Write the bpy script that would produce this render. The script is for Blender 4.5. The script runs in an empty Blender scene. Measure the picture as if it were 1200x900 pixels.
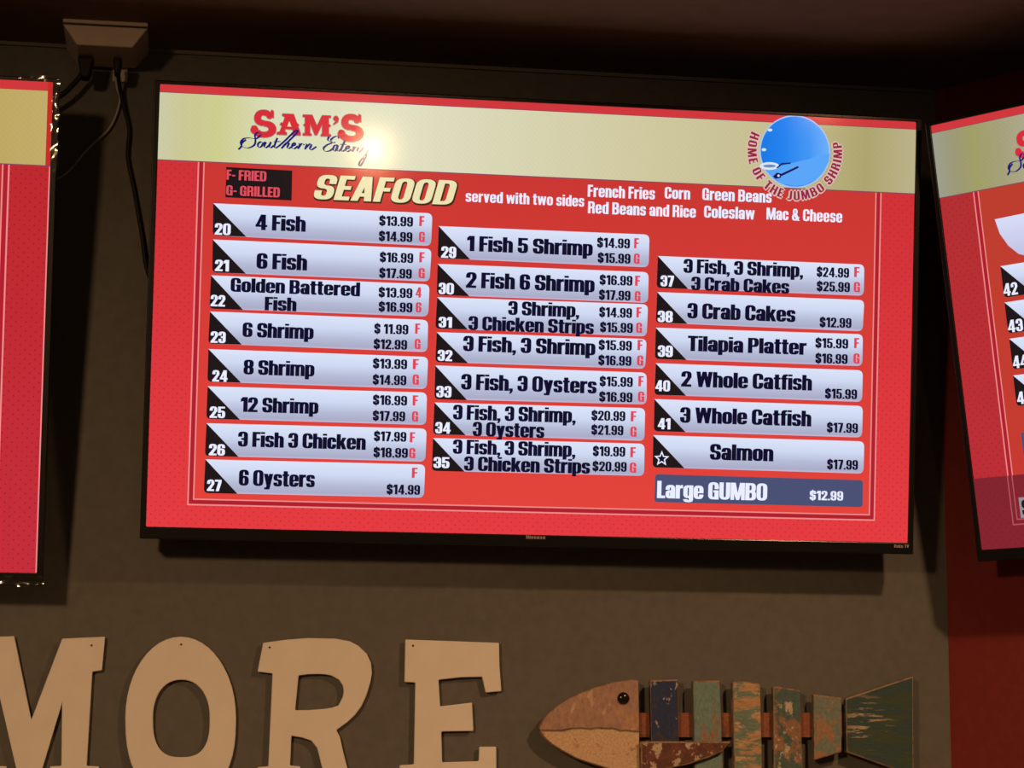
import bpy, bmesh, math, random
from mathutils import Vector, Matrix
random.seed(7)
S = bpy.context.scene
COL = S.collection

# ---------------------------------------------------------------- camera
FPX = 2600.0                                   # focal length in pixels of the 1200x900 frame
def flip(v): return Vector((v[0], v[1], -v[2]))  # fitted axes (z forward) to camera axes (z back)
UP = flip((.007, .987, .163)).normalized()
XA = flip((.9888, -.0310, .1457)); XA = (XA - UP * XA.dot(UP)).normalized()
YA = UP.cross(XA)
WR = Matrix((XA, YA, UP))                      # camera axes -> world axes
TC = flip((.04711, .10305, 3.49178))           # main screen centre seen from the camera
CAM = Vector((0, 0, 2.22)) - WR @ TC           # main screen centre sits at (0, 0, 2.22)
cd = bpy.data.cameras.new('camera'); cam = bpy.data.objects.new('camera', cd); COL.objects.link(cam)
cam.matrix_world = Matrix.Translation(CAM) @ WR.to_4x4()
cd.sensor_width = 36; cd.lens = FPX / 1200 * 36; cd.clip_start = .05
S.camera = cam
def ray(px, py): return (WR @ Vector(((px - 600) / FPX, (450 - py) / FPX, -1)))
def hit(px, py, p, n):
    d = ray(px, py); return CAM + d * ((p - CAM).dot(n) / d.dot(n))

# ---------------------------------------------------------------- light
WALL_Y = .155                                  # back wall, behind the main screen's centre
w = bpy.data.worlds.new('world'); S.world = w; w.use_nodes = True
bg = w.node_tree.nodes['Background']; bg.inputs[0].default_value = (1, .66, .38, 1); bg.inputs[1].default_value = .05
def spot(name, loc, target, power, angle, blend, radius, color=(1, .56, .27)):
    l = bpy.data.lights.new(name, 'SPOT'); l.energy = power; l.spot_size = math.radians(angle); l.spot_blend = blend
    l.shadow_soft_size = radius; l.color = color
    o = bpy.data.objects.new(name, l); COL.objects.link(o); o.location = loc
    o.rotation_euler = (Vector(target) - Vector(loc)).to_track_quat('-Z', 'Y').to_euler(); return o
spot('downlight', (.84, -1.42, 2.66), (.64, -.5, .9), 98, 125, 1, .05)
spot('pendant_spot', (-1.8, -3.4, 2.5), (-.55, .15, .95), 215, 60, 1, .12)
b = bpy.data.lights.new('pendant_bulb', 'POINT'); b.energy = 10; b.color = (1, .62, .32); b.shadow_soft_size = .024
bo = bpy.data.objects.new('pendant_bulb', b); COL.objects.link(bo)
BULB_PX = (436, 175); BULB_D = 5.2
S.view_settings.view_transform = 'Standard'; S.view_settings.look = 'None'
S.view_settings.exposure = 0; S.view_settings.gamma = 1; S.view_settings.use_curve_mapping = False

# ---------------------------------------------------------------- materials
def lin(c):
    return tuple((v / 255 / 12.92 if v / 255 <= .04045 else ((v / 255 + .055) / 1.055) ** 2.4) for v in c) + (1,)
def new_mat(name):
    m = bpy.data.materials.new(name); m.use_nodes = True
    return m, m.node_tree.nodes, m.node_tree.links, m.node_tree.nodes['Principled BSDF']
def ramp(n, stops):
    r = n.new('ShaderNodeValToRGB'); e = r.color_ramp.elements
    while len(e) < len(stops): e.new(.5)
    for i, (p, c) in enumerate(stops): e[i].position = p; e[i].color = c
    return r
def mat(name, col, rough=.6, spec=.5, metal=0, var=0, scale=20, bump=0):
    m, n, l, p = new_mat(name)
    p.inputs['Roughness'].default_value = rough; p.inputs['Specular IOR Level'].default_value = spec
    p.inputs['Metallic'].default_value = metal
    tc = n.new('ShaderNodeTexCoord'); t = n.new('ShaderNodeTexNoise'); t.inputs['Scale'].default_value = scale
    t.inputs['Detail'].default_value = 6; l.new(tc.outputs['Object'], t.inputs['Vector'])
    r = ramp(n, [(.3, tuple(v * (1 - var) for v in col[:3]) + (1,)), (.7, tuple(v * (1 + var) for v in col[:3]) + (1,))])
    l.new(t.outputs[0], r.inputs[0]); l.new(r.outputs[0], p.inputs['Base Color'])
    if bump:
        b_ = n.new('ShaderNodeBump'); b_.inputs['Strength'].default_value = bump; b_.inputs['Distance'].default_value = .002
        l.new(t.outputs[0], b_.inputs['Height']); l.new(b_.outputs[0], p.inputs['Normal'])
    return m
GLOSS = .085
def lcd(name, col, strength=1.0):
    """a lit patch of a glossy LCD screen"""
    m, n, l, p = new_mat(name)
    p.inputs['Base Color'].default_value = (.004, .004, .004, 1); p.inputs['Roughness'].default_value = GLOSS
    p.inputs['Emission Color'].default_value = lin(col); p.inputs['Emission Strength'].default_value = strength
    return m
def lcd_ramp(name, stops, axis=0, stripes=False):
    m = lcd(name, (0, 0, 0)); n, l = m.node_tree.nodes, m.node_tree.links; p = n['Principled BSDF']
    uv = n.new('ShaderNodeUVMap'); s = n.new('ShaderNodeSeparateXYZ'); l.new(uv.outputs[0], s.inputs[0])
    r = ramp(n, [(q, lin(c)) for q, c in stops]); l.new(s.outputs[axis], r.inputs[0])
    out = r.outputs[0]
    if stripes:
        a = n.new('ShaderNodeMath'); a.operation = 'MULTIPLY_ADD'; l.new(s.outputs[0], a.inputs[0]); a.inputs[1].default_value = 11
        l.new(s.outputs[1], a.inputs[2])
        b_ = n.new('ShaderNodeMath'); b_.operation = 'MULTIPLY'; b_.inputs[1].default_value = 90; l.new(a.outputs[0], b_.inputs[0])
        c = n.new('ShaderNodeMath'); c.operation = 'SINE'; l.new(b_.outputs[0], c.inputs[0])
        d = n.new('ShaderNodeMath'); d.operation = 'MULTIPLY_ADD'; d.inputs[1].default_value = .016; d.inputs[2].default_value = .97
        l.new(c.outputs[0], d.inputs[0]); l.new(d.outputs[0], p.inputs['Emission Strength'])
    l.new(out, p.inputs['Emission Color']); return m
def lcd_red(name, top, bottom, dots, dot_col):
    """red menu background, brighter towards the foot, printed with a staggered dot pattern"""
    m = lcd(name, (0, 0, 0)); n, l = m.node_tree.nodes, m.node_tree.links; p = n['Principled BSDF']
    uv = n.new('ShaderNodeUVMap'); s = n.new('ShaderNodeSeparateXYZ'); l.new(uv.outputs[0], s.inputs[0])
    r = ramp(n, [(0, lin(bottom)), (1, lin(top))]); l.new(s.outputs[1], r.inputs[0])  # uneven backlight of the screen, put into the colour as a ramp
    out = r.outputs[0]
    if dots:
        def cosine(o, k):
            a = n.new('ShaderNodeMath'); a.operation = 'MULTIPLY'; a.inputs[1].default_value = k; l.new(o, a.inputs[0])
            c = n.new('ShaderNodeMath'); c.operation = 'COSINE'; l.new(a.outputs[0], c.inputs[0]); return c.outputs[0]
        k = n.new('ShaderNodeMath'); k.operation = 'MULTIPLY'
        l.new(cosine(s.outputs[0], 2 * math.pi * 1.209 / .0136), k.inputs[0]); l.new(cosine(s.outputs[1], 2 * math.pi * .68 / .0128), k.inputs[1])
        g = n.new('ShaderNodeMapRange'); g.inputs[1].default_value = .74; g.inputs[2].default_value = .96; g.inputs[4].default_value = .5
        l.new(k.outputs[0], g.inputs[0])
        x = n.new('ShaderNodeMix'); x.data_type = 'RGBA'; l.new(g.outputs[0], x.inputs[0]); l.new(out, x.inputs[6]); x.inputs[7].default_value = lin(dot_col)
        out = x.outputs[2]
    l.new(out, p.inputs['Emission Color']); return m
def worn(name, base, over, thr, scale=40, stretch=(1, 1, 1), third=None, rough=.7, centre=None):
    """old paint chipped away over another colour"""
    m, n, l, p = new_mat(name); p.inputs['Roughness'].default_value = rough
    tc = n.new('ShaderNodeTexCoord'); mp = n.new('ShaderNodeMapping'); mp.inputs['Scale'].default_value = stretch
    oi = n.new('ShaderNodeObjectInfo'); l.new(tc.outputs['Object'], mp.inputs[0])
    def patch(sc, lo, hi, off):
        a = n.new('ShaderNodeVectorMath'); a.operation = 'ADD'; a.inputs[1].default_value = (off, off * 2, off * 3); l.new(mp.outputs[0], a.inputs[0])
        t = n.new('ShaderNodeTexNoise'); t.inputs['Scale'].default_value = sc; t.inputs['Detail'].default_value = 8; t.inputs['Roughness'].default_value = .65
        l.new(a.outputs[0], t.inputs['Vector'])
        r = n.new('ShaderNodeMapRange'); r.inputs[1].default_value = lo; r.inputs[2].default_value = hi; l.new(t.outputs[0], r.inputs[0]); return r.outputs[0], t
    def mix(f, a, b):
        x = n.new('ShaderNodeMix'); x.data_type = 'RGBA'; l.new(f, x.inputs[0])
        for sock, v in ((x.inputs[6], a), (x.inputs[7], b)):
            if isinstance(v, tuple): sock.default_value = v
            else: l.new(v, sock)
        return x.outputs[2]
    f1, t1 = patch(scale, thr, thr + .04, 1.3)
    out = mix(f1, base + (1,), over + (1,))
    if third:
        f2, t2 = patch(scale * 1.7, thr + .05, thr + .08, 7.1)
        if centre:                                # scratches only around one spot of the board
            dv = n.new('ShaderNodeVectorMath'); dv.operation = 'DISTANCE'; l.new(tc.outputs['Object'], dv.inputs[0]); dv.inputs[1].default_value = centre
            dm = n.new('ShaderNodeMapRange'); dm.inputs[1].default_value = .018; dm.inputs[2].default_value = .05; dm.inputs[3].default_value = 1; dm.inputs[4].default_value = 0; l.new(dv.outputs['Value'], dm.inputs[0])
            mm = n.new('ShaderNodeMath'); mm.operation = 'MULTIPLY'; l.new(f2, mm.inputs[0]); l.new(dm.outputs[0], mm.inputs[1]); f2 = mm.outputs[0]
        out = mix(f2, out, third + (1,))
    f3, t3 = patch(scale * 6, .35, .7, 3.3)
    dk = mix(f3, (.62, .62, .62, 1), (1.1, 1.1, 1.1, 1))
    mu = n.new('ShaderNodeMix'); mu.data_type = 'RGBA'; mu.blend_type = 'MULTIPLY'; mu.inputs[0].default_value = .8
    l.new(out, mu.inputs[6]); l.new(dk, mu.inputs[7]); l.new(mu.outputs[2], p.inputs['Base Color'])
    b_ = n.new('ShaderNodeBump'); b_.inputs['Strength'].default_value = .5; b_.inputs['Distance'].default_value = .001
    l.new(t3.outputs[0], b_.inputs['Height']); l.new(b_.outputs[0], p.inputs['Normal'])
    return m

# ---------------------------------------------------------------- object helpers
def link(o, parent=None):
    COL.objects.link(o)
    if parent: o.parent = parent
    return o
def thing(name, label, cat, mw, group=None):
    o = bpy.data.objects.new(name, None); link(o); o.matrix_world = mw; o.empty_display_size = .05
    tag(o, label, cat, group); return o
def tag(o, label, cat, group=None):
    o['label'] = label; o['category'] = cat
    if group: o['group'] = group
    return o
def obj(name, bm, mats, parent=None, mw=None, label=None, bevel=0, smooth=False):
    me = bpy.data.meshes.new(name); bm.normal_update(); bm.to_mesh(me); bm.free()
    for m in (mats if isinstance(mats, (list, tuple)) else [mats]): me.materials.append(m)
    if smooth:
        for p in me.polygons: p.use_smooth = True
    o = link(bpy.data.objects.new(name, me), parent)
    if mw is not None: o.matrix_world = mw
    if label: o['label'] = label
    if bevel:
        b_ = o.modifiers.new('bevel', 'BEVEL'); b_.width = bevel; b_.segments = 3; b_.limit_method = 'ANGLE'
    return o
def struct(name, bm, m): o = obj(name, bm, m); o['kind'] = 'structure'; return o
def box(bm, a, b, taper=None):
    (x0, y0, z0), (x1, y1, z1) = a, b
    v = [bm.verts.new(p) for p in ((x0, y0, z0), (x1, y0, z0), (x1, y1, z0), (x0, y1, z0), (x0, y0, z1), (x1, y0, z1), (x1, y1, z1), (x0, y1, z1))]
    for f in ((3, 2, 1, 0), (4, 5, 6, 7), (0, 1, 5, 4), (1, 2, 6, 5), (2, 3, 7, 6), (3, 0, 4, 7)): bm.faces.new([v[i] for i in f])
    return v
def tube(bm, pts, r, seg=10):
    """smooth tube through points"""
    P = []
    q = [pts[0] * 2 - pts[1]] + pts + [pts[-1] * 2 - pts[-2]]
    for i in range(1, len(q) - 2):
        for k in range(6):
            t = k / 6; a, b_, c, d = q[i - 1], q[i], q[i + 1], q[i + 2]
            P.append(.5 * ((2 * b_) + (c - a) * t + (2 * a - 5 * b_ + 4 * c - d) * t * t + (3 * b_ - a - 3 * c + d) * t ** 3))
    P.append(pts[-1]); rings = []
    for i, p in enumerate(P):
        t = (P[min(i + 1, len(P) - 1)] - P[max(i - 1, 0)]).normalized()
        u = t.cross(Vector((0, 1, .13))).normalized(); v = t.cross(u)
        rings.append([bm.verts.new(p + (u * math.cos(a) + v * math.sin(a)) * r) for a in (2 * math.pi * k / seg for k in range(seg))])
    for a, b_ in zip(rings, rings[1:]):
        for k in range(seg): bm.faces.new((a[k], a[(k + 1) % seg], b_[(k + 1) % seg], b_[k]))
    bm.faces.new(rings[0][::-1]); bm.faces.new(rings[-1])
def prism(bm, pts, z0, z1, holes=()):
    """extrude an outline (with holes) between two depths along local z"""
    edges = []
    for loop in [pts] + list(holes):
        v = [bm.verts.new((x, y, z0)) for x, y in loop]
        edges += [bm.edges.new((v[i], v[(i + 1) % len(v)])) for i in range(len(v))]
    r = bmesh.ops.triangle_fill(bm, use_beauty=True, use_dissolve=False, edges=edges)
    faces = [g for g in r['geom'] if isinstance(g, bmesh.types.BMFace)]
    e = bmesh.ops.extrude_face_region(bm, geom=faces)
    bmesh.ops.translate(bm, vec=(0, 0, z1 - z0), verts=[g for g in e['geom'] if isinstance(g, bmesh.types.BMVert)])
    bmesh.ops.recalc_face_normals(bm, faces=bm.faces)

class Flat:
    """flat graphics lying on a screen: polygons at small heights, one mesh, several materials"""
    def __init__(s): s.bm = bmesh.new(); s.uv = s.bm.loops.layers.uv.new('UVMap'); s.mats = []
    def poly(s, pts, z, m, uvbox=None):
        if m not in s.mats: s.mats.append(m)
        area = sum(pts[i - 1][0] * pts[i][1] - pts[i][0] * pts[i - 1][1] for i in range(len(pts)))
        if area < 0: pts = pts[::-1]
        f = s.bm.faces.new([s.bm.verts.new((x, y, z)) for x, y in pts]); f.material_index = s.mats.index(m)
        if uvbox:
            x0, y0, x1, y1 = uvbox
            for l, (x, y) in zip(f.loops, pts): l[s.uv].uv = ((x - x0) / (x1 - x0), (y - y0) / (y1 - y0))
    def build(s, name, parent, label=None): return obj(name, s.bm, s.mats, parent, label=label)

# ---------------------------------------------------------------- lettering: heavy condensed sans, cap height 1
def R(x0, y0, x1, y1): return [[(x0, y0), (x1, y0), (x1, y1), (x0, y1)]]
def P(*pts): return [list(pts)]
def ring(x0, y0, x1, y1, tx, ty, a0=0, a1=360, n=2.5):
    cx, cy, rx, ry = (x0 + x1) / 2, (y0 + y1) / 2, (x1 - x0) / 2, (y1 - y0) / 2
    k = max(2, int(abs(a1 - a0) / 15)); o, i = [], []
    for j in range(k + 1):
        a = math.radians(a0 + (a1 - a0) * j / k); c, s = math.cos(a), math.sin(a)
        u, v = math.copysign(abs(c) ** (2 / n), c), math.copysign(abs(s) ** (2 / n), s)
        o.append((cx + rx * u, cy + ry * v)); i.append((cx + (rx - tx) * u, cy + (ry - ty) * v))
    return [[o[j], o[j + 1], i[j + 1], i[j]] for j in range(k)]
def oval(x0, y0, x1, y1, tx=.2, ty=.13, parts='tblr', c=.5):
    h = min((y1 - y0), (x1 - x0) * 1.0) * c; out = []
    if 't' in parts: out += ring(x0, y1 - 2 * h, x1, y1, tx, ty, 0, 180)
    if 'b' in parts: out += ring(x0, y0, x1, y0 + 2 * h, tx, ty, 180, 360)
    if 'l' in parts: out += R(x0, y0 + h, x0 + tx, y1 - h)
    if 'r' in parts: out += R(x1 - tx, y0 + h, x1, y1 - h)
    return out
def turn(g, w, h=1): return [[(w - x, h - y) for x, y in p] for p in g]
X = .78
SC = ring(0, .44, .54, 1, .2, .15, 0, 270, 2.8) + ring(0, 0, .54, .57, .2, .15, -180, 90, 2.8) + R(.34, .64, .54, .73) + R(0, .27, .2, .36)
SL = ring(0, .34, .46, X, .19, .12, 0, 270, 2.8) + ring(0, 0, .46, .45, .19, .12, -180, 90, 2.8) + R(.27, .53, .46, .58) + R(0, .2, .19, .25)
D6 = oval(0, 0, .52, .62) + R(0, .26, .2, .76) + oval(0, .4, .52, 1, parts='t') + R(.32, .66, .52, .76)
CC = oval(0, 0, .54, 1, parts='tbl') + R(.34, .6, .54, .75) + R(.34, .25, .54, .4)
STEM = R(0, 0, .2, 1)
BUMP = lambda x1, y0, y1: ring(x1 - .52, y0, x1, y1, .2, .13, -90, 90, 2.8) + R(.15, y0, x1 - .25, y0 + .13) + R(.15, y1 - .13, x1 - .25, y1)
ARCH = ring(0, X - .5, .5, X, .2, .13, 0, 180, 2.6) + R(.3, 0, .5, X - .24)
GL = {
 '0': (.54, oval(0, 0, .54, 1)), '1': (.36, R(.15, 0, .36, 1) + P((0, .68), (.16, .74), (.17, 1), (.12, 1), (0, .86))),
 '2': (.52, oval(0, .4, .52, 1, parts='t') + R(0, .63, .2, .75) + R(.32, .6, .52, .75) + P((.32, .62), (.52, .62), (.24, .12), (0, .12)) + R(0, 0, .51, .16)),
 '3': (.52, oval(0, .4, .52, 1, parts='t') + R(0, .65, .2, .75) + R(.32, .56, .52, .75) + P((.18, .44), (.4, .44), (.52, .5), (.52, .56), (.42, .58), (.18, .58)) + P((.42, .44), (.52, .5), (.52, .42), (.32, .4)) + oval(0, 0, .52, .56, parts='b') + R(0, .25, .2, .36) + R(.32, .25, .52, .46)),
 '4': (.58, R(.3, 0, .5, 1) + R(0, .2, .58, .34) + P((0, .34), (.0, .26), (.27, 1), (.36, 1), (.36, .78), (.17, .34))),
 '5': (.52, R(.02, .85, .5, 1) + R(.02, .46, .2, 1) + ring(0, .1, .52, .66, .2, .13, 0, 120, 2.6) + R(.32, .25, .52, .4) + oval(0, 0, .52, .6, parts='b') + R(0, .25, .2, .36)),
 '6': (.52, D6), '9': (.52, turn(D6, .52)),
 '7': (.48, R(0, .84, .48, 1) + P((.48, .86), (.27, .86), (.08, 0), (.29, 0), (.48, .8))),
 '8': (.54, oval(.01, .45, .53, 1, c=.46) + oval(0, 0, .54, .57, c=.46)),
 '$': (.54, SC + R(.23, -.09, .31, 1.09)), '.': (.17, R(0, 0, .17, .17)), ',': (.17, R(0, 0, .17, .17) + P((.07, 0), (.17, 0), (.09, -.16), (0, -.16))),
 '-': (.28, R(0, .36, .28, .5)), ' ': (.18, []),
 '&': (.62, ring(.06, .48, .46, 1, .16, .12) + ring(0, 0, .5, .56, .17, .13) + P((.12, .5), (.28, .55), (.64, 0), (.44, 0)) + P((.42, .1), (.5, .32), (.62, .32), (.52, .02))),
 'A': (.58, P((0, 0), (.2, 0), (.36, 1), (.15, 1)) + P((.38, 0), (.58, 0), (.43, 1), (.22, 1)) + R(.15, .18, .43, .32)),
 'B': (.56, STEM + BUMP(.54, .45, 1) + BUMP(.56, 0, .56)), 'C': (.54, CC),
 'D': (.55, STEM + ring(0, .46, .55, 1, .2, .14, 0, 90) + ring(0, 0, .55, .54, .2, .14, 270, 360) + R(.35, .25, .55, .75) + R(.15, .86, .3, 1) + R(.15, 0, .3, .14)),
 'E': (.42, STEM + R(.1, .85, .42, 1) + R(.1, .43, .39, .58) + R(.1, 0, .42, .15)), 'F': (.42, STEM + R(.1, .85, .42, 1) + R(.1, .43, .39, .58)),
 'G': (.55, CC + R(.28, .4, .54, .53) + R(.36, 0, .54, .5)), 'H': (.56, STEM + R(.36, 0, .56, 1) + R(.1, .43, .46, .58)), 'I': (.2, STEM),
 'J': (.38, R(.18, .2, .38, 1) + ring(-.1, 0, .38, .5, .2, .14, 255, 360) + R(0, 0, .14, .14)), 'L': (.4, STEM + R(.1, 0, .4, .15)),
 'M': (.74, R(0, 0, .17, 1) + R(.57, 0, .74, 1) + P((0, 1), (.24, 1), (.44, 0), (.3, 0)) + P((.74, 1), (.5, 1), (.3, 0), (.44, 0))),
 'O': (.55, oval(0, 0, .55, 1)), 'P': (.54, STEM + BUMP(.54, .4, 1)),
 'R': (.55, STEM + BUMP(.54, .42, 1) + P((.34, .5), (.53, .44), (.55, 0), (.35, 0)) + R(.2, .42, .45, .54)),
 'S': (.54, SC), 'T': (.5, R(.15, 0, .35, 1) + R(0, .84, .5, 1)), 'U': (.55, oval(0, 0, .55, 1, parts='b') + R(0, .25, .2, 1) + R(.35, .25, .55, 1)),
 'V': (.56, P((0, 1), (.2, 1), (.37, 0), (.18, 0)) + P((.56, 1), (.36, 1), (.19, 0), (.38, 0))),
 'W': (.84, P((0, 1), (.19, 1), (.3, 0), (.13, 0)) + P((.33, 1), (.5, 1), (.3, 0), (.13, 0)) + P((.34, 1), (.51, 1), (.71, 0), (.54, 0)) + P((.84, 1), (.65, 1), (.54, 0), (.71, 0))),
 'a': (.49, oval(0, 0, .49, X, parts='t') + R(0, .5, .19, .57) + R(.29, 0, .49, .56) + ring(0, 0, .42, .47, .18, .11)),
 'b': (.5, STEM + oval(0, 0, .5, X, ty=.11)), 'c': (.48, oval(0, 0, .48, X, parts='tbl') + R(.28, .46, .48, .56) + R(.28, .22, .48, .32)),
 'd': (.5, R(.3, 0, .5, 1) + oval(0, 0, .5, X, ty=.11)), 'e': (.5, oval(0, 0, .5, X, parts='tbl', ty=.12) + R(.3, .36, .5, .56) + R(.1, .34, .5, .44) + R(.3, .2, .5, .26)),
 'f': (.34, R(.06, 0, .26, .86) + ring(.06, .62, .5, 1, .2, .13, 90, 180) + R(.24, .87, .34, 1) + R(0, X - .12, .34, X)),
 'g': (.5, R(.3, -.06, .5, X) + oval(0, .04, .5, X, ty=.11) + ring(0, -.2, .5, .14, .2, .11, 180, 360)),
 'h': (.5, STEM + ARCH), 'i': (.2, R(0, 0, .2, X) + R(0, .87, .2, 1)), 'l': (.2, STEM),
 'k': (.52, STEM + P((.15, .3), (.32, X), (.52, X), (.3, .3)) + P((.16, .46), (.36, .5), (.53, 0), (.33, 0))),
 'm': (.78, R(0, 0, .19, X) + [[(x * .96, y) for x, y in p] for p in ARCH] + [[(x * .96 + .3, y) for x, y in p] for p in ARCH]),
 'n': (.5, R(0, 0, .2, X) + ARCH), 'o': (.5, oval(0, 0, .5, X)), 'p': (.5, R(0, -.2, .2, X) + oval(0, 0, .5, X, ty=.11)),
 'r': (.36, R(0, 0, .2, X) + P((.18, .5), (.24, .6), (.36, .6), (.36, .79), (.26, .77), (.18, .68))), 's': (.46, SL),
 't': (.34, R(.06, .08, .26, .97) + R(0, X - .13, .34, X) + R(.1, 0, .34, .13)), 'u': (.5, R(.3, 0, .5, X) + R(0, .2, .2, X) + ring(0, 0, .5, .46, .2, .13, 180, 360)),
 'v': (.48, P((0, X), (.19, X), (.32, 0), (.15, 0)) + P((.48, X), (.29, X), (.16, 0), (.33, 0))),
 'w': (.72, P((0, X), (.17, X), (.27, 0), (.11, 0)) + P((.29, X), (.43, X), (.27, 0), (.11, 0)) + P((.29, X), (.43, X), (.61, 0), (.45, 0)) + P((.72, X), (.55, X), (.45, 0), (.61, 0))),
 'y': (.5, P((0, X), (.2, X), (.34, 0), (.17, 0)) + P((.5, X), (.3, X), (.12, -.2), (.3, -.2)) + R(.04, -.2, .2, -.07)),
}
def layout(text, gap=.055):
    x, out = 0, []
    for ch in text:
        w_, g = GL[ch]; out += [[(px + x, py) for px, py in p] for p in g]; x += w_ + gap
    return x - gap, out

# ---------------------------------------------------------------- screens
SW, SH = 1.2089, .68
def screen_matrix(centre, cols):
    """world matrix of a screen: x right, y up, z out of the glass"""
    xa, ya = WR @ flip(cols[0]), WR @ flip(cols[1]); xa.normalize(); za = xa.cross(ya).normalized(); ya = za.cross(xa)
    m = Matrix((xa, ya, za)).transposed().to_4x4(); m.translation = centre; return m
class Screen:
    def __init__(s, mw, scale=1.0, inks=None): s.ground, s.field, s.cream = inks or (red_dots, red_plain, cream); s.mw, s.inv, s.k = mw, mw.inverted(), scale; s.o, s.n = mw.translation, mw.col[2].to_3d()
    def loc(s, px, py): p = s.inv @ hit(px, py, s.o, s.n); return (p.x, p.y)
    def text(s, fl, txt, x0, y0, x1, h, m, z, shear=0, grow=0, gap=.055, fat=0):
        a, b_ = s.loc(x0, y0), s.loc(x1, y0 + (x1 - x0) * .035)
        c = s.loc(x0, y0 - h); hh = c[1] - a[1]; wd = b_[0] - a[0]
        nat, polys = layout(txt, gap); k = wd / (nat + shear)
        for dx, dy in ([(-fat * hh, 0), (0, 0), (fat * hh, 0)] if fat else [(0, 0)] if not grow else [(grow * i, grow * j) for i in (-1, 0, 1) for j in (-1, 0, 1)]):
            for p in polys: fl.poly([(a[0] + (x + shear * y) * k + dx, a[1] + y * hh + dy) for x, y in p], z, m)
UVB = (-SW / 2, -SH / 2, SW / 2, SH / 2)
black_plastic = mat('black_gloss_plastic', (.008, .008, .008), .22, .5)
back_plastic = mat('black_matt_plastic', (.012, .012, .012), .6, .3)
steel = mat('black_steel', (.02, .02, .02), .5, .5, .6)
silver = mat('silver_print', (.55, .5, .48), .4, .5, .3)
red_dots = lcd_red('red_dotted_ground', (202, 46, 52), (228, 58, 64), True, (165, 22, 40))
red_plain = lcd_red('red_ground', (196, 50, 47), (229, 67, 58), False, None)
red_deep = lcd('red_band', (176, 30, 44)); red_strip = lcd('red_top_strip', (208, 55, 60)); pink_line = lcd('pink_line', (238, 140, 140))
cream = lcd_ramp('cream_header', [(0, (206, 205, 170)), (.03, (206, 202, 150)), (.075, (208, 208, 145)), (.15, (222, 224, 188)), (.3, (226, 226, 196)), (.6, (212, 205, 165)), (.8, (200, 192, 146)), (.93, (176, 166, 112)), (1, (190, 180, 138))], 0, True)
purple_line = lcd('purple_line', (130, 70, 95))
panel_mat = lcd_ramp('pale_blue_panel', [(0, (196, 184, 212)), (.07, (168, 172, 200)), (.3, (182, 187, 213)), (.62, (206, 216, 241)), (1, (219, 228, 249))], 1)
slate = lcd('slate_blue_panel', (72, 80, 116)); ink = lcd('navy_ink', (14, 12, 44)); tri_black = lcd('black_wedge', (28, 20, 24))
white_ink = lcd('white_ink', (232, 236, 255)); red_ink = lcd('red_ink', (226, 66, 84)); rose_ink = lcd('rose_ink', (222, 78, 92))
cream_ink = lcd('cream_ink', (236, 226, 178)); brown_ink = lcd('dark_outline', (70, 40, 24)); logo_red = lcd('logo_red', (214, 44, 58)); logo_grey = lcd('logo_outline', (160, 140, 130))
script_navy = lcd('script_navy', (14, 24, 110)); patch_grey = lcd('price_patch', (190, 198, 226))

BACK_P, BACK_N = Vector((0, WALL_Y, 0)), Vector((0, -1, 0))
CORNER = Vector((.708, WALL_Y, 0)); RDIR = Vector((.6085, -.7936, 0)).normalized(); RIGHT_N = Vector((-.7936, -.6085, 0)).normalized()
CEIL = 2.675
def rounded(pts, r, corners):
    out = []
    for i, p in enumerate(pts):
        if i not in corners: out.append(p); continue
        a, b_ = Vector(pts[i - 1]), Vector(pts[(i + 1) % len(pts)]); q = Vector(p)
        u, v = (a - q).normalized() * r, (b_ - q).normalized() * r
        for k in range(5):
            t = k / 4; e = (q + u) * (1 - t) ** 2 + q * 2 * t * (1 - t) + (q + v) * t * t; out.append((e.x, e.y))
    return out
def tv_body(root, mw, wall_p, wall_n, k=1.0, bl=.009, br=.009, bt=.006, bb=.0185):
    w_, h_ = SW / 2 * k, SH / 2 * k
    bm = bmesh.new(); x0, x1, y0, y1 = -w_ - bl, w_ + br, -h_ - bb, h_ + bt
    rim = [(x0, y0), (x1, y0), (x1, y1), (x0, y1)]; hole = [(-w_, -h_), (w_, -h_), (w_, h_), (-w_, h_)]
    prism(bm, rim, -.012, .0035, [hole]); box(bm, (x0 + .0005, y0 + .0005, -.032), (x1 - .0005, y1 - .0005, -.0015))
    hs = obj('housing', bm, black_plastic, root, bevel=.0015)
    bm = bmesh.new(); v = box(bm, (x0 + .07, y0 + .02, -.031), (x1 - .07, y0 + .46 * k, -.078))
    for q in v[4:]: q.co.x *= .95; q.co.y = q.co.y * .93 - .008
    bmesh.ops.recalc_face_normals(bm, faces=bm.faces)
    obj('back_cover', bm, back_plastic, root, bevel=.004)
    inv = mw.inverted()      # two rails reaching back to the wall, longer at the top so the set leans forward
    for sx in (-.2, .2):
        bm = bmesh.new()
        near = [Vector((sx + dx, y, -.031)) for dx, y in ((-.018, -.19), (.018, -.19), (.018, .19), (-.018, .19))]
        far = []
        for q in near:
            g = mw @ q; g = g - wall_n * ((g - wall_p).dot(wall_n) - .002); far.append(inv @ g)
        v = [bm.verts.new(q) for q in near + far]
        for f in ((0, 1, 2, 3), (7, 6, 5, 4), (0, 4, 5, 1), (1, 5, 6, 2), (2, 6, 7, 3), (3, 7, 4, 0)): bm.faces.new([v[i] for i in f])
        bmesh.ops.recalc_face_normals(bm, faces=bm.faces)
        obj('mounting_rail', bm, steel, root)
    return hs
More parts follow.
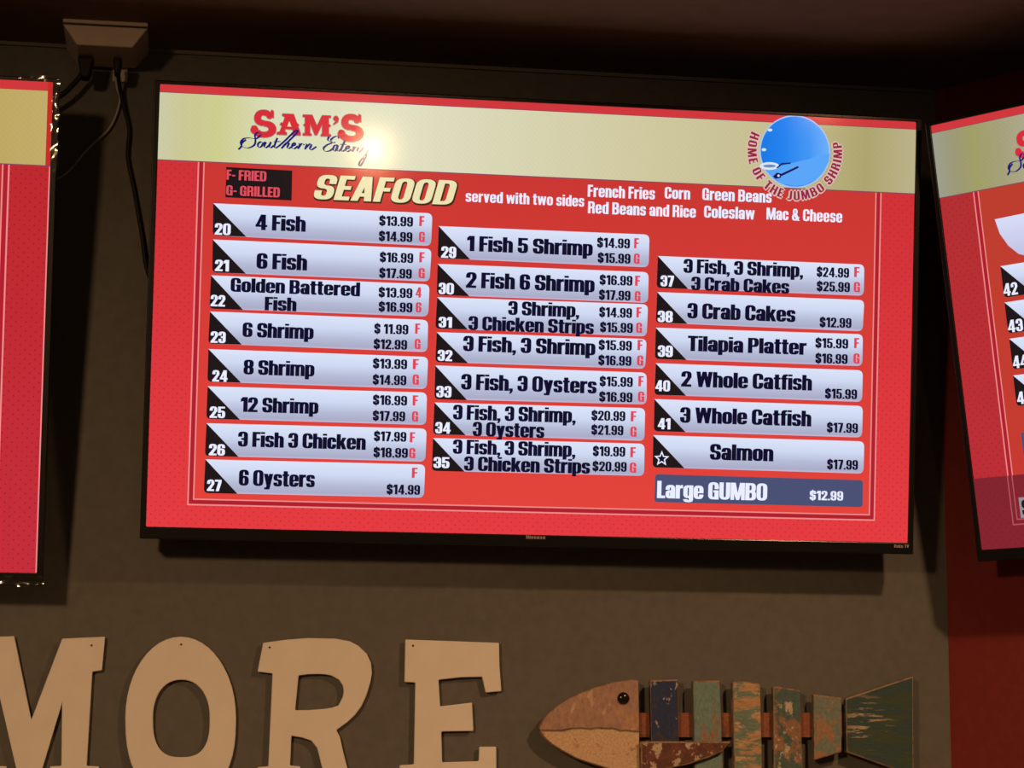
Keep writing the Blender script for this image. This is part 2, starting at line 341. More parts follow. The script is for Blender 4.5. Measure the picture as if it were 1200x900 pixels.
def frame_graphics(sc, fl, px):
    """dotted ground, plain inner field and the double border line, in local metres"""
    fl.poly([(-SW / 2 * sc.k, -SH / 2 * sc.k), (SW / 2 * sc.k, -SH / 2 * sc.k), (SW / 2 * sc.k, SH / 2 * sc.k), (-SW / 2 * sc.k, SH / 2 * sc.k)], 0, sc.ground, tuple(v * sc.k for v in UVB))
    k = sc.k; lx, rx, by, ty = -.5433 * k, .5495 * k, -.306 * k, .235 * k
    for d, m, z in ((0, pink_line, .0002), (.0022, red_deep, .0003), (.0085, pink_line, .0004), (.0105, sc.field, .0005)):
        d *= k; fl.poly([(lx + d, by + d), (rx - d, by + d), (rx - d, ty), (lx + d, ty)], z, m, tuple(v * k for v in UVB))
def header(sc, parent, strip=.0115, right_inset=0):
    fl = Flat(); k = sc.k; L, Rr, T = -SW / 2 * k, SW / 2 * k, SH / 2 * k
    fl.poly([(L, T - .012 * k), (Rr, T - .012 * k), (Rr, T), (L, T)], .0006, red_strip)
    b_ = T - .116 * k
    fl.poly([(L, b_ - .0015), (Rr, b_ - .0015), (Rr, T - strip * k), (L, T - strip * k)], .0007, purple_line)
    fl.poly([(L, b_), (Rr - right_inset, b_), (Rr - right_inset, T - .0125 * k), (L, T - .0125 * k)], .0008, sc.cream, (L, b_, Rr, T))
    if right_inset: fl.poly([(Rr - right_inset, b_), (Rr, b_), (Rr, T), (Rr - right_inset, T)], .0009, lcd('red_side_strip', (196, 44, 40)))
    return fl.build('header_banner', parent, 'cream banner with red strip across the top of the screen')

# logo drawn from outlines measured on the sign (x right, y down), sx/sy map into screen metres
def stroke(fl, pts, wmin, wmax, m, z, mp):
    """pen stroke, thick on the down strokes"""
    q = [Vector(p) for p in pts]; q = [q[0] * 2 - q[1]] + q + [q[-1] * 2 - q[-2]]; C = []
    for i in range(1, len(q) - 2):
        for t in (0, .2, .4, .6, .8):
            a, b_, c, d = q[i - 1:i + 3]
            C.append(.5 * ((2 * b_) + (c - a) * t + (2 * a - 5 * b_ + 4 * c - d) * t * t + (3 * b_ - a - 3 * c + d) * t ** 3))
    C.append(q[-2]); Lf, Rt = [], []
    for i, p in enumerate(C):
        t = C[min(i + 1, len(C) - 1)] - C[max(i - 1, 0)]
        if t.length < 1e-6: t = Vector((1, 0))
        t.normalize(); wd = wmin + (wmax - wmin) * max(0, abs(t.dot(Vector((-.45, .89)))) - .35) / .65
        nn = Vector((-t.y, t.x)) * wd / 2; Lf.append(p + nn); Rt.append(p - nn)
    for i in range(len(C) - 1): fl.poly([mp(*v) for v in (Lf[i], Lf[i + 1], Rt[i + 1], Rt[i])], z, m)
def disc(cx, cy, rx, ry=None, n=20): ry = ry or rx; return [(cx + rx * math.cos(2 * math.pi * i / n), cy + ry * math.sin(2 * math.pi * i / n)) for i in range(n)]
def fancy_s(x0, y0, x1, y1):
    W_, H_ = x1 - x0, y1 - y0
    f = lambda L: [[(x0 + x * W_, y0 + (1 - y) * H_) for x, y in p] for p in L]
    return f(ring(.13, .42, .86, 1, .27, .2, 40, 270, 2.2) + ring(.04, 0, 1, .6, .3, .2, -165, 90, 2.2) + [disc(.74, .8, .13, .13)] + [disc(.14, .28, .15, .15)] + P((.80, 1), (.9, .96), (.9, .7), (.8, .74)) + P((.0, .3), (.04, .42), (.2, .42), (.2, .3)) + P((.3, .54), (.5, .62), (.78, .5), (.6, .4)))
def logo(sc, parent, mp):
    fl = Flat()
    big = fancy_s(160, 92, 358, 308) + fancy_s(840, 125, 1040, 342)
    A = [[(362, 285), (362, 268), (385, 262), (425, 150), (405, 138), (405, 122), (495, 126), (548, 272), (548, 292), (480, 290), (480, 272), (490, 268), (484, 246), (430, 242), (424, 262), (440, 268), (440, 288)]]
    A += [[(385, 205), (400, 190), (420, 205), (402, 220)], [(505, 210), (522, 196), (538, 212), (520, 226)]]
    M = [[(565, 292), (565, 276), (582, 274), (582, 150), (565, 146), (565, 130), (640, 132), (676, 215), (715, 136), (785, 138), (785, 153), (768, 156), (768, 282), (785, 284), (785, 300), (706, 298), (706, 284), (716, 280), (716, 205), (676, 290), (660, 290), (622, 200), (622, 276), (634, 280), (634, 294)],
         [(568, 210), (584, 196), (584, 226)], [(786, 216), (768, 202), (768, 232)]]
    ap = [disc(824, 160, 20, 20), [(826, 145), (846, 160), (838, 190), (806, 210), (802, 202), (822, 182)]]
    for i, (dx, dy) in enumerate(((-4, 3), (4, 3), (0, 6), (0, -4))):
        for p in big + A + M + ap: fl.poly([mp(x + dx, y + dy) for x, y in p], .0010 + i * .00001, logo_grey)
    for p in big + A + M + ap: fl.poly([mp(*q) for q in p], .0012, logo_red)
    # counter of the A
    fl.poly([mp(*q) for q in ((444, 222), (476, 224), (460, 180))], .00125, cream_ink)
    z = .0014
    W_ = [  # Southern
     [(245, 285), (215, 268), (192, 292), (196, 330), (186, 368), (140, 390), (96, 380), (80, 350), (104, 318), (150, 312), (200, 318), (238, 290)], [(62, 402), (84, 380), (90, 352), (122, 325)],
     [(238, 340), (216, 358), (218, 384), (240, 380), (252, 356), (238, 340)], [(252, 356), (272, 345)],
     [(278, 344), (264, 376), (276, 388), (300, 372), (318, 344)], [(316, 344), (304, 378), (316, 388), (338, 372)],
     [(366, 312), (344, 374), (352, 390), (376, 378)], [(338, 342), (392, 340)],
     [(376, 378), (430, 330), (500, 262), (526, 252), (512, 280), (452, 340), (398, 394)], [(410, 378), (440, 350), (458, 352), (444, 384), (456, 394), (478, 382)],
     [(478, 378), (504, 366), (504, 350), (486, 360), (480, 386), (498, 396), (526, 376)],
     [(528, 354), (542, 360), (528, 398)], [(536, 384), (556, 358), (572, 362), (574, 370)],
     [(584, 358), (596, 364), (582, 402)], [(588, 390), (620, 360), (632, 368), (620, 396), (634, 404), (672, 380)],
     # Eatery
     [(846, 318), (836, 300), (808, 306), (784, 330), (800, 348), (820, 346)], [(770, 300), (762, 330), (790, 350), (756, 366), (728, 392), (740, 416), (776, 412), (806, 390)],
     [(838, 366), (812, 374), (802, 404), (820, 412), (838, 370)], [(840, 368), (832, 406), (846, 414), (864, 400)],
     [(896, 330), (866, 398), (872, 416), (896, 406)], [(856, 362), (906, 364)],
     [(898, 402), (926, 390), (926, 374), (906, 384), (900, 408), (916, 418), (944, 402)],
     [(952, 378), (964, 384), (952, 420)], [(958, 408), (976, 384), (992, 390)],
     [(1002, 384), (990, 412), (1002, 422), (1024, 408), (1040, 384)], [(1066, 440), (1046, 480), (1020, 524), (1004, 526), (1016, 490), (1060, 440), (1076, 400)]]
    for p in W_: stroke(fl, p, 5, 17, script_navy, z, mp); z += .000004
    return fl.build('restaurant_logo', parent, 'red slab letters over navy script')

def build_main():
    mw = screen_matrix(Vector((0, 0, 2.22)), ((.9888, -.0310, .1457), (.0263, .9991, .0340)))
    sc = Screen(mw)
    root = thing('television', 'wide television in the middle showing the seafood menu', 'television', mw, None)
    tv_body(root, mw, BACK_P, BACK_N)
    fl = Flat(); frame_graphics(sc, fl, None); scr = fl.build('screen', root, 'lit red menu page')
    header(sc, scr)
    logo(sc, scr, lambda x, y: sc.loc(270 + x / 6.6667, 115 + y / 6.6667))
    # round emblem: blue disc, plate and spatula, ring of words
    fl = Flat(); E = lambda x, y: sc.loc(865 + x / 7.823, 125 + y / 7.823)
    c = E(520, 413); r = (E(845, 413)[0] - E(195, 413)[0]) / 2
    sky = lcd_ramp('emblem_blue', [(0, (20, 120, 225)), (.35, (30, 130, 240)), (.7, (60, 150, 245)), (1, (110, 175, 250))], 0); pale = lcd('emblem_rim', (170, 195, 245))
    fl.poly(disc(*c, r * 1.0, n=48), .0010, pale); fl.poly(disc(*c, r * .965, n=48), .0011, sky, (c[0] - r, c[1] - r, c[0] + r, c[1] + r))
    lite = lcd('emblem_light_blue', (88, 165, 248)); plate = lcd('emblem_plate', (215, 230, 250)); dark = lcd('emblem_shadow', (110, 140, 185)); navy = lcd('emblem_navy', (16, 14, 80))
    fl.poly([E(*p) for p in ((225, 545), (330, 560), (480, 520), (650, 480), (760, 440), (838, 430), (830, 500), (790, 585), (720, 660), (620, 715), (520, 730), (400, 705), (300, 640), (240, 575))], .00115, lite)
    fl.poly([E(*p) for p in disc(285, 545, 90, 36)], .0012, plate); fl.poly([E(*p) for p in disc(285, 545, 58, 14)], .00125, dark)
    fl.poly([E(*p) for p in ((385, 620), (545, 545), (555, 560), (395, 638))], .0013, navy); fl.poly([E(*p) for p in ((315, 640), (355, 605), (400, 618), (385, 655), (340, 662))], .00131, navy)
    fl.poly([E(*p) for p in disc(368, 634, 11, 11, 10)], .00135, plate)
    fl.poly([E(*p) for p in ((345, 562), (358, 566), (400, 532), (478, 526), (478, 512), (395, 518))], .0013, navy)
    for p in ((290, 215), (235, 395)): fl.poly([E(*q) for q in disc(*p, 22, 14, 10)], .0012, plate)
    wd, polys = layout('HOME OF THE JUMBO SHRIMP', .16); a0, a1 = math.radians(158), math.radians(375); hh = r * .25; r0 = r * 1.335
    words = lcd('emblem_words', (150, 34, 66)); halo = lcd('emblem_word_halo', (216, 186, 176))
    for p in polys:
        q = []
        for x, y in p:
            a = a0 + (a1 - a0) * x / wd; rr = r0 - y * hh; q.append((c[0] + rr * math.cos(a), c[1] + rr * math.sin(a)))
        for i, (dx, dy) in enumerate(((1, 0), (-1, 0), (0, 1), (0, -1))): fl.poly([(x + dx * .0023, y + dy * .0023) for x, y in q], .0013 + i * .00001, halo)
        fl.poly(q, .0015, words)
    fl.build('round_emblem', scr, 'round blue emblem ringed by the words HOME OF THE JUMBO SHRIMP')
    # legend, heading, sides
    fl = Flat(); fl.poly([sc.loc(*p) for p in ((265.2, 195.8), (342.5, 200), (341.7, 235), (264.2, 231.3))], .0008, tri_black)
    sc.text(fl, 'F- FRIED', 265.3, 210.6, 312, 11.8, rose_ink, .0010); sc.text(fl, 'G- GRILLED', 265, 228.8, 327.7, 11.8, rose_ink, .0010)
    fl.build('legend_box', scr, 'black box reading F- FRIED, G- GRILLED')
    fl = Flat(); sc.text(fl, 'SEAFOOD', 366.5, 234.4, 537.2, 29.5, brown_ink, .0008, .18, .0013, .05); sc.text(fl, 'SEAFOOD', 366, 233.2, 536.4, 29, cream_ink, .0010, .18, 0, .05)
    fl.build('page_heading', scr, 'cream slanted heading SEAFOOD')
    fl = Flat()
    for t in (('served with two sides', 545.5, 236.4, 684.4, 13), ('French Fries', 688.5, 230.5, 767.2, 14), ('Corn', 778.7, 232.6, 808.5, 13.6), ('Green Beans', 822.7, 234.3, 904, 14),
              ('Red Beans and Rice', 688.8, 249.9, 815.2, 14), ('Coleslaw', 824.8, 254.9, 884, 14), ('Mac & Cheese', 898, 257.2, 986.7, 14)):
        sc.text(fl, *t, white_ink, .0010)
    fl.build('side_dish_list', scr, 'white list of side dishes')
    # menu rows: corners (top-left, bottom-left, top-right, bottom-right), number, dish lines, prices, option letters
    ROWS = [
     (((250, 238.3), (249.3, 276), (506.7, 250), (505, 288.3)), ('20', 251.7, 275, 270, 14.2), [('4 Fish', 299.6, 269.4, 357.7, 18.2)], [('$13.99', 444.3, 264.3, 483.7), ('$14.99', 443.9, 282.3, 483)], [('F', 491.3, 265, 497), ('G', 490.9, 283.4, 497.6)]),
     (((249.3, 280.7), (248.7, 319.3), (505.7, 291.7), (503.3, 330)), ('21', 251.9, 317.6, 268, 14), [('6 Fish', 300.8, 314.9, 359.3, 18.5)], [('$16.99', 445, 307, 484), ('$17.99', 444.3, 325.5, 482.3)], [('F', 491.3, 307.5, 497.2), ('G', 490.4, 326, 497.6)]),
     (((247.3, 322.7), (245.3, 361.7), (503.3, 333.3), (501.7, 371)), ('22', 246.8, 358.8, 263.6, 14), [('Golden Battered', 270.4, 341.9, 421.4, 16.5), ('Fish', 310.4, 363.7, 346.9, 16)], [('$13.99', 443.6, 348.2, 483), ('$16.99', 443.6, 365, 483)], [('4', 487, 348.6, 493.6), ('6', 487, 366.2, 493.6)]),
     (((246, 365), (244, 402.7), (501.7, 375), (500.7, 412.7)), ('23', 246.8, 401.6, 264.1, 14), [('6 Shrimp', 284.4, 394.9, 367, 17.2)], [('$ 11.99', 438.5, 390.8, 478.3), ('$12.99', 437.8, 408.8, 476.8)], [('F', 486.4, 391, 492), ('G', 485.8, 409, 492.5)]),
     (((244.3, 409), (243, 447.3), (501.7, 418.3), (500, 456)), ('24', 248.8, 447, 266.4, 14), [('8 Shrimp', 285.5, 438.8, 367.9, 17.5)], [('$13.99', 436.9, 431.6, 476.8), ('$14.99', 436.7, 450.5, 475.9)], [('F', 483.7, 432.7, 490.3), ('G', 483.3, 450.7, 490.7)]),
     (((243.3, 452.7), (241.7, 490.7), (500.3, 460), (499.3, 498)), ('25', 245.7, 489.6, 263.5, 14), [('12 Shrimp', 282.1, 482.6, 372.6, 17.5)], [('$16.99', 436.9, 474.3, 476.8), ('$17.99', 436.7, 492.8, 474.5)], [('F', 483.5, 475.2, 489.6), ('G', 482.6, 493.9, 489.8)]),
     (((242, 496), (240, 534.3), (500, 502.3), (498.3, 541)), ('26', 244.8, 533.5, 263.3, 14), [('3 Fish 3 Chicken', 279, 523.3, 428, 17.8)], [('$17.99', 438.1, 516.8, 475.9), ('$18.99', 437.6, 535.7, 477.7)], [('F', 480.2, 518.4, 486), ('G', 479.3, 536.8, 486.5)]),
     (((240.7, 538.3), (238.7, 577.7), (498.3, 544.3), (496.7, 583.3)), ('27', 242.6, 575.3, 259.2, 14), [('6 Oysters', 280.1, 569, 368.3, 18.8)], [('$14.99', 453, 579.1, 491.9)], [('F', 482.6, 560, 489)]),
     (((514, 265), (512.7, 302.7), (761, 275), (760, 313.3)), ('29', 516.9, 302, 534.2, 14), [('1 Fish 5 Shrimp', 547.3, 294.2, 694, 18)], [('$14.99', 699.6, 289.9, 737.9), ('$15.99', 700.3, 307.7, 738.5)], [('F', 743, 291, 748.2), ('G', 742.6, 309, 749.3)]),
     (((512.7, 309.3), (511.7, 345.7), (760, 319), (759.3, 355)), ('30', 514, 344.6, 531.5, 14), [('2 Fish 6 Shrimp', 546.1, 337.2, 696.2, 18.5)], [('$16.99', 702.5, 333.6, 740.8), ('$17.99', 701.8, 351.1, 738.5)], [('F', 744.1, 335, 749.8), ('G', 743.7, 353, 750.2)]),
     (((512.3, 348.3), (510, 385), (759.3, 356.7), (757.7, 394.3)), ('31', 514, 383.6, 529.3, 13), [('3 Shrimp,', 595.6, 369.1, 678.2, 16.5), ('3 Chicken Strips', 549, 386.7, 695.3, 16.5)], [('$14.99', 702, 371.4, 740.3), ('$15.99', 703, 389, 741.2)], [('F', 745.7, 372, 751.3), ('G', 745.3, 390, 752)]),
     (((511.7, 389.3), (510, 424.3), (757.7, 397.3), (756, 432.3)), ('32', 512.8, 422.8, 529.7, 13.5), [('3 Fish, 3 Shrimp', 542.8, 411.5, 697.1, 18.2)], [('$15.99', 701.4, 409.9, 740.1), ('$16.99', 701, 427.7, 739.6)], [('F', 747, 410.4, 752.7), ('G', 746.4, 428.4, 753.6)]),
     (((510, 428.3), (509, 467.7), (757.7, 436.7), (757.7, 474)), ('33', 511.3, 465.5, 528.6, 14), [('3 Fish, 3 Oysters', 540.5, 456.5, 698.5, 18.5)], [('$15.99', 702.5, 452.5, 741.2), ('$16.99', 702, 470.5, 740.8)], [('F', 748, 452.7, 753.8), ('G', 747.5, 470.7, 754.7)]),
     (((509, 471.7), (507.3, 509), (756, 478.3), (755, 516.7)), ('34', 510, 507.8, 527.7, 14), [('3 Fish, 3 Shrimp,', 531, 491.6, 674, 17.5), ('3 Oysters', 554, 511.1, 637.3, 17)], [('$20.99', 693, 492.5, 732.4), ('$21.99', 692.8, 509.3, 730.2)], [('F', 739, 493.8, 745.3), ('G', 738.5, 511.8, 745.7)]),
     (((507.3, 513.3), (506, 551.7), (755.3, 520), (754.7, 557.7)), ('35', 507.9, 548.3, 526.3, 13.5), [('3 Fish, 3 Shrimp,', 530.8, 531.8, 673.7, 17), ('3 Chicken Strips', 543.9, 551.6, 690.8, 17)], [('$19.99', 694.6, 534.3, 732.4), ('$20.99', 694.2, 552, 734)], [('F', 738.5, 535.9, 744.6), ('G', 737.8, 553.9, 745.3)]),
     (((770.7, 300), (769.3, 337.3), (1012.7, 310), (1012, 346.7)), ('37', 774, 335.5, 789.3, 13.5), [('3 Fish, 3 Shrimp,', 801, 319.8, 940.5, 16.5), ('3 Crab Cakes', 810, 340, 924.3, 16)], [('$24.99', 956.9, 324.3, 994.7), ('$25.99', 956.9, 341.1, 995.6)], [('F', 1000.8, 324.7, 1006.8), ('G', 1000.3, 342.3, 1007.5)]),
     (((770, 342.3), (768.3, 378.3), (1012.7, 351.7), (1010.7, 388.3)), ('38', 770.6, 377.4, 788, 14), [('3 Crab Cakes', 805.5, 373.1, 931.5, 18.3)], [('$12.99', 960.3, 383.2, 997.4)], []),
     (((768.3, 384), (767.3, 420.7), (1011, 391.7), (1010.3, 429)), ('39', 770.8, 418, 788, 14), [('Tilapia Platter', 806, 411.3, 944.5, 18)], [('$15.99', 955.3, 407.5, 993.6), ('$16.99', 955.3, 425.5, 992.9)], [('F', 1000.8, 408, 1006.4), ('G', 999.9, 426, 1007)]),
     (((768.3, 425.7), (766.7, 462.7), (1011, 434), (1010, 471)), ('40', 767.9, 458.3, 784.8, 13.5), [('2 Whole Catfish', 798.3, 453, 950.8, 18.3)], [('$15.99', 966.6, 466.8, 1004)], []),
     (((766.7, 467.7), (766, 505.3), (1011, 475.7), (1010, 512.7)), ('41', 770.8, 502.8, 785.2, 13.5), [('3 Whole Catfish', 797, 495.4, 950, 18.5)], [('$17.99', 968.8, 506.6, 1005)], []),
     (((765.3, 510), (764.7, 547.7), (1012.7, 517.3), (1011.7, 555)), None, [('Salmon', 832, 538.8, 905.6, 18.8)], [('$17.99', 969, 549.8, 1005)], []),
    ]
    for (tl, bl, tr, br), num, dishes, prices, opts in ROWS:
        fl = Flat(); q = [sc.loc(*p) for p in (bl, br, tr, tl)]
        ub = (q[0][0], (q[0][1] + q[1][1]) / 2, q[1][0], (q[2][1] + q[3][1]) / 2)
        fl.poly(rounded(q, .009, (0, 1, 2)), .0008, panel_mat, ub)
        hgt = q[3][1] - q[0][1]
        fl.poly(rounded([q[0], (q[0][0] + .0515, q[0][1]), q[3]], .007, (0,)), .0009, tri_black)
        if num: sc.text(fl, num[0], num[1], num[2], num[3], num[4] - .6, white_ink, .0010, 0, 0, .06, .012)
        else:
            cs = sc.loc(775.3, 537.5); rs = .0128
            for R1, m_, z_ in ((1, white_ink, .0010), (.62, ink, .0011)):
                fl.poly([(cs[0] + rs * R1 * (1 if i % 2 == 0 else .45) * math.sin(i * math.pi / 5), cs[1] + rs * R1 * (1 if i % 2 == 0 else .45) * math.cos(i * math.pi / 5)) for i in range(10)], z_, m_)
        for d in dishes: sc.text(fl, *d, ink, .0010, 0, 0, .05, .022)
        for p in prices: sc.text(fl, *p, 11.6, ink, .0010, 0, 0, .065, .01)
        for p in opts: sc.text(fl, *p, 12, red_ink, .0010, 0, 0, .05, .014)
        fl.build('menu_row', scr, 'pale row reading ' + ' '.join(d[0] for d in dishes))
    fl = Flat(); q = [sc.loc(*p) for p in ((766.7, 588.3), (1010.7, 594.3), (1011, 562.7), (767.7, 555.7))]
    fl.poly(rounded(q, .005, (0, 1, 2, 3)), .0008, slate)
    sc.text(fl, 'Large GUMBO', 770, 583.6, 898.4, 20.2, white_ink, .0010, 0, 0, .05, .015); sc.text(fl, '$12.99', 948.6, 585.8, 987.7, 11, white_ink, .0010)
    fl.build('menu_row', scr, 'slate blue row reading Large GUMBO')
    # maker's marks printed on the lower bezel
    fl = Flat(); sc.text(fl, 'Hisense', 616, 631.2, 638.5, 4, silver, .0042, 0, 0, .12); fl.build('maker_mark', root, 'tiny pale lettering')
    fl = Flat(); sc.text(fl, 'Roku TV', 1047, 641.6, 1064, 3.6, silver, .0042, 0, 0, .12); fl.build('maker_mark', root, 'tiny pale lettering')
    return sc

# ---------------------------------------------------------------- room shell
wall_paint = mat('taupe_wall_paint', (.125, .126, .117), .75, .25, 0, .08, 60, .25)
red_paint = mat('red_wall_paint', (.21, .030, .028), .7, .25, 0, .08, 60, .25)
ceil_paint = mat('dark_ceiling_paint', (.17, .115, .075), .85, .2, 0, .08, 30, .3)
floor_tile = mat('tan_floor', (.34, .28, .21), .5, .4, 0, .1, 8)
def slab(a, b_, z0, z1, t, n):
    """upright slab from a to b, its face on the line a-b and its thickness t behind it"""
    bm = bmesh.new(); q = [a, b_, b_ - n * t, a - n * t]
    lo = [bm.verts.new((p.x, p.y, z0)) for p in q]; hi = [bm.verts.new((p.x, p.y, z1)) for p in q]
    bm.faces.new(lo); bm.faces.new(hi[::-1])
    for i in range(4): bm.faces.new((lo[i], hi[i], hi[(i + 1) % 4], lo[(i + 1) % 4]))
    bmesh.ops.recalc_face_normals(bm, faces=bm.faces); return bm
FAR = CORNER + RDIR * 4.2
struct('wall_back', slab(Vector((-3.4, WALL_Y, 0)), CORNER, 0, CEIL, .1, BACK_N), wall_paint)
struct('wall_right', slab(CORNER, FAR, 0, CEIL, .1, RIGHT_N), red_paint)
bm = bmesh.new(); box(bm, (-3.4, -7.5, CEIL), (3.6, WALL_Y + .2, CEIL + .1)); struct('ceiling', bm, ceil_paint)
bm = bmesh.new(); box(bm, (-3.4, -7.5, -.1), (3.6, WALL_Y + .2, 0)); struct('floor', bm, floor_tile)
struct('trim_1', slab(Vector((-3.4, WALL_Y - .006, 0)), Vector((.702, WALL_Y - .006, 0)), CEIL - .006, CEIL, .006, BACK_N), mat('ceiling_seam', (.14, .13, .115), .7))

# ---------------------------------------------------------------- televisions
main = build_main()
# bulb far in the room, standing where its mirror image falls on the banner
p0 = hit(*BULB_PX, main.o, main.n); d0 = (p0 - CAM).normalized(); rd = d0 - main.n * 2 * d0.dot(main.n)
bo.location = p0 + rd * BULB_D

def build_left():
    mw = screen_matrix(Vector((0, 0, 0)), ((.9888, -.0310, .1457), (.0263, .9991, .0340)))
    xa, ya = mw.col[0].to_3d(), mw.col[1].to_3d()
    tr = hit(62.3, 96.5, Vector((0, -.05, 0)), BACK_N)
    lo, hi = .9, 1.4
    for _ in range(40):
        k = (lo + hi) / 2; v = WR.transposed() @ (tr - ya * SH * k - CAM); py = 450 + FPX * v.y / v.z
        if py < 671.5: lo = k
        else: hi = k
    mw.translation = tr - xa * SW * k / 2 - ya * SH * k / 2
    sc = Screen(mw, k, (lcd_red('crimson_dotted_ground', (188, 38, 42), (196, 44, 58), True, (120, 14, 26)), lcd_red('crimson_ground', (188, 42, 40), (196, 50, 52), False, None),
                        lcd_ramp('tan_header', [(0, (196, 182, 124)), (.5, (204, 188, 128)), (.9, (190, 166, 96)), (1, (196, 174, 106))], 0, True)))
    root = thing('television', 'television cut off at the left edge, its dark bezel wrapped in clear film', 'television', mw)
    tv_body(root, mw, BACK_P, BACK_N, k, bb=.02)
    fl = Flat(); frame_graphics(sc, fl, None)
    W2, H2 = SW / 2 * k, SH / 2 * k
    fl.poly([(W2 - .002, -H2), (W2, -H2), (W2, H2), (W2 - .002, H2)], .0006, pink_line)
    scr = fl.build('screen', root, 'lit red page with dotted margin')
    header(sc, scr, .016, .0075)
    # crumpled clear film left on the rim
    film, n, l, p = new_mat('clear_film'); o_ = n['Material Output']
    tr_ = n.new('ShaderNodeBsdfTransparent'); gl = n.new('ShaderNodeBsdfGlossy'); gl.inputs['Roughness'].default_value = .12
    mx = n.new('ShaderNodeMixShader'); mx.inputs[0].default_value = .13; l.new(tr_.outputs[0], mx.inputs[1]); l.new(gl.outputs[0], mx.inputs[2]); l.new(mx.outputs[0], o_.inputs[0])
    def film_strip(x0, y0, x1, y1, nx, ny, amp):
        bm = bmesh.new(); g = [[bm.verts.new((x0 + (x1 - x0) * i / nx + random.uniform(-.0012, .0012), y0 + (y1 - y0) * j / ny, .0045 + amp * random.random())) for i in range(nx + 1)] for j in range(ny + 1)]
        for j in range(ny):
            for i in range(nx): bm.faces.new((g[j][i], g[j][i + 1], g[j + 1][i + 1], g[j + 1][i]))
        return obj('protective_film', bm, film, root, smooth=True, label='crumpled clear film on the rim')
    film_strip(W2 - .001, H2 - .14, W2 + .0105, H2 + .007, 3, 22, .004)
    film_strip(W2 - .05, H2 - .001, W2 + .0105, H2 + .009, 10, 3, .004)
    film_strip(W2 - .10, -H2 - .021, W2 + .0105, -H2 - .004, 18, 4, .005)
    return sc, k
left, LK = build_left()

def build_right():
    c = CAM + WR @ flip((1.143, .140, 3.118))
    mw = screen_matrix(c, ((.720, .108, -.686), (-.112, .993, .039)))
    sc = Screen(mw, 1, (lcd_red('muted_dotted_ground', (176, 46, 48), (190, 44, 54), True, (120, 26, 34)), lcd_red('muted_ground', (186, 62, 44), (200, 56, 48), False, None),
                        lcd_ramp('muted_header', [(0, (160, 160, 142)), (.03, (158, 155, 120)), (.06, (164, 160, 104)), (.1, (168, 162, 124)), (.16, (178, 174, 150)), (1, (190, 186, 160))], 0, True)))
    root = thing('television', 'television on the angled red wall, cut off at the right edge', 'television', mw)
    tv_body(root, mw, CORNER, RIGHT_N)
    fl = Flat(); frame_graphics(sc, fl, None)
    scr = fl.build('screen', root, 'lit red menu page with a darker band along its foot')
    header(sc, scr)
    ms = lambda x, y: main.loc(270 + x / 6.6667, 115 + y / 6.6667)
    logo(sc, scr, lambda x, y: (ms(x, y)[0] + .004, ms(x, y)[1] - .006))
    fl = Flat(); pl = [sc.loc(*p) for p in ((1166, 257), (1172, 274), (1182, 288), (1194, 297.5), (1212, 302), (1230, 301), (1230, 247), (1200, 250))]
    fl.poly(pl, .0008, lcd_ramp('pale_plate', [(0, (190, 190, 225)), (1, (214, 220, 246))], 1), (pl[0][0], pl[4][1], pl[5][0], pl[6][1])); fl.build('plate_picture', scr, 'pale curved shape')
    for num, (x, y0, y1), tx in (('42', (1172.7, 312, 349), (1177, 347.3, 1194)), ('43', (1177.5, 354.5, 391), (1182.3, 390, 1200)), ('44', (1183, 397, 433), (1188, 432, 1205.5)), ('45', (1187.5, 440, 476), (1193, 474, 1210))):
        fl = Flat(); a, b_ = sc.loc(x, y0), sc.loc(x + 3.6, y1); q = [(a[0], b_[1]), (a[0] + .34, b_[1]), (a[0] + .34, a[1]), a]
        fl.poly(rounded(q, .009, (0, 1, 2)), .0008, panel_mat, (q[0][0], q[0][1], q[2][0], q[2][1]))
        fl.poly(rounded([q[0], (q[0][0] + .0515, q[0][1]), q[3]], .007, (0,)), .0009, tri_black)
        A_, B_ = sc.loc(tx[0], tx[1]), sc.loc(tx[2], tx[1]); wd, polys = layout(num); kx = (B_[0] - A_[0]) / wd
        for p in polys: fl.poly([(A_[0] + x_ * kx, A_[1] + y_ * .0195) for x_, y_ in p], .0010, white_ink)
        fl.build('menu_row', scr, 'pale row numbered ' + num)
    fl = Flat(); a = sc.loc(1196.5, 507); fl.poly([(a[0], a[1] - .05), (a[0] + .34, a[1] - .05), (a[0] + .34, a[1]), a], .0008, slate); fl.build('menu_row', scr, 'slate blue row')
    # darker band along the foot, screen glare painted into the page as dimmed colours
    fl = Flat(); a = sc.loc(1141, 561)[1]; L, Bt = -SW / 2, -SH / 2
    fl.poly([(L, Bt), (-L, Bt), (-L, a), (L, a)], .0012, lcd_red('dim_red_band', (116, 36, 40), (132, 34, 46), True, (96, 26, 36)), UVB)
    lx = L + .061; dl = lcd('dim_line', (176, 84, 92))
    fl.poly([(lx, a), (lx, Bt + .035), (-lx, Bt + .035), (-lx, Bt + .037), (lx + .002, Bt + .037), (lx + .002, a)], .0014, dl)
    fl.poly([(lx + .008, a), (lx + .008, Bt + .043), (-lx, Bt + .043), (-lx, Bt + .045), (lx + .01, Bt + .045), (lx + .01, a)], .0014, dl)
    b_ = sc.loc(1194, 583); fl.poly([(b_[0], b_[1] - .032), (b_[0] + .3, b_[1] - .032), (b_[0] + .3, b_[1]), b_], .0014, lcd('dim_panel', (150, 140, 150)))
    sb = layout('S')[1]
    for p in sb: fl.poly([(b_[0] + .004 + x_ * .03, b_[1] - .029 + y_ * .025) for x_, y_ in p], .0016, tri_black)
    fl.build('glare_band', scr, 'dim red band of painted screen glare across the foot of the page')
    return sc
right = build_right()

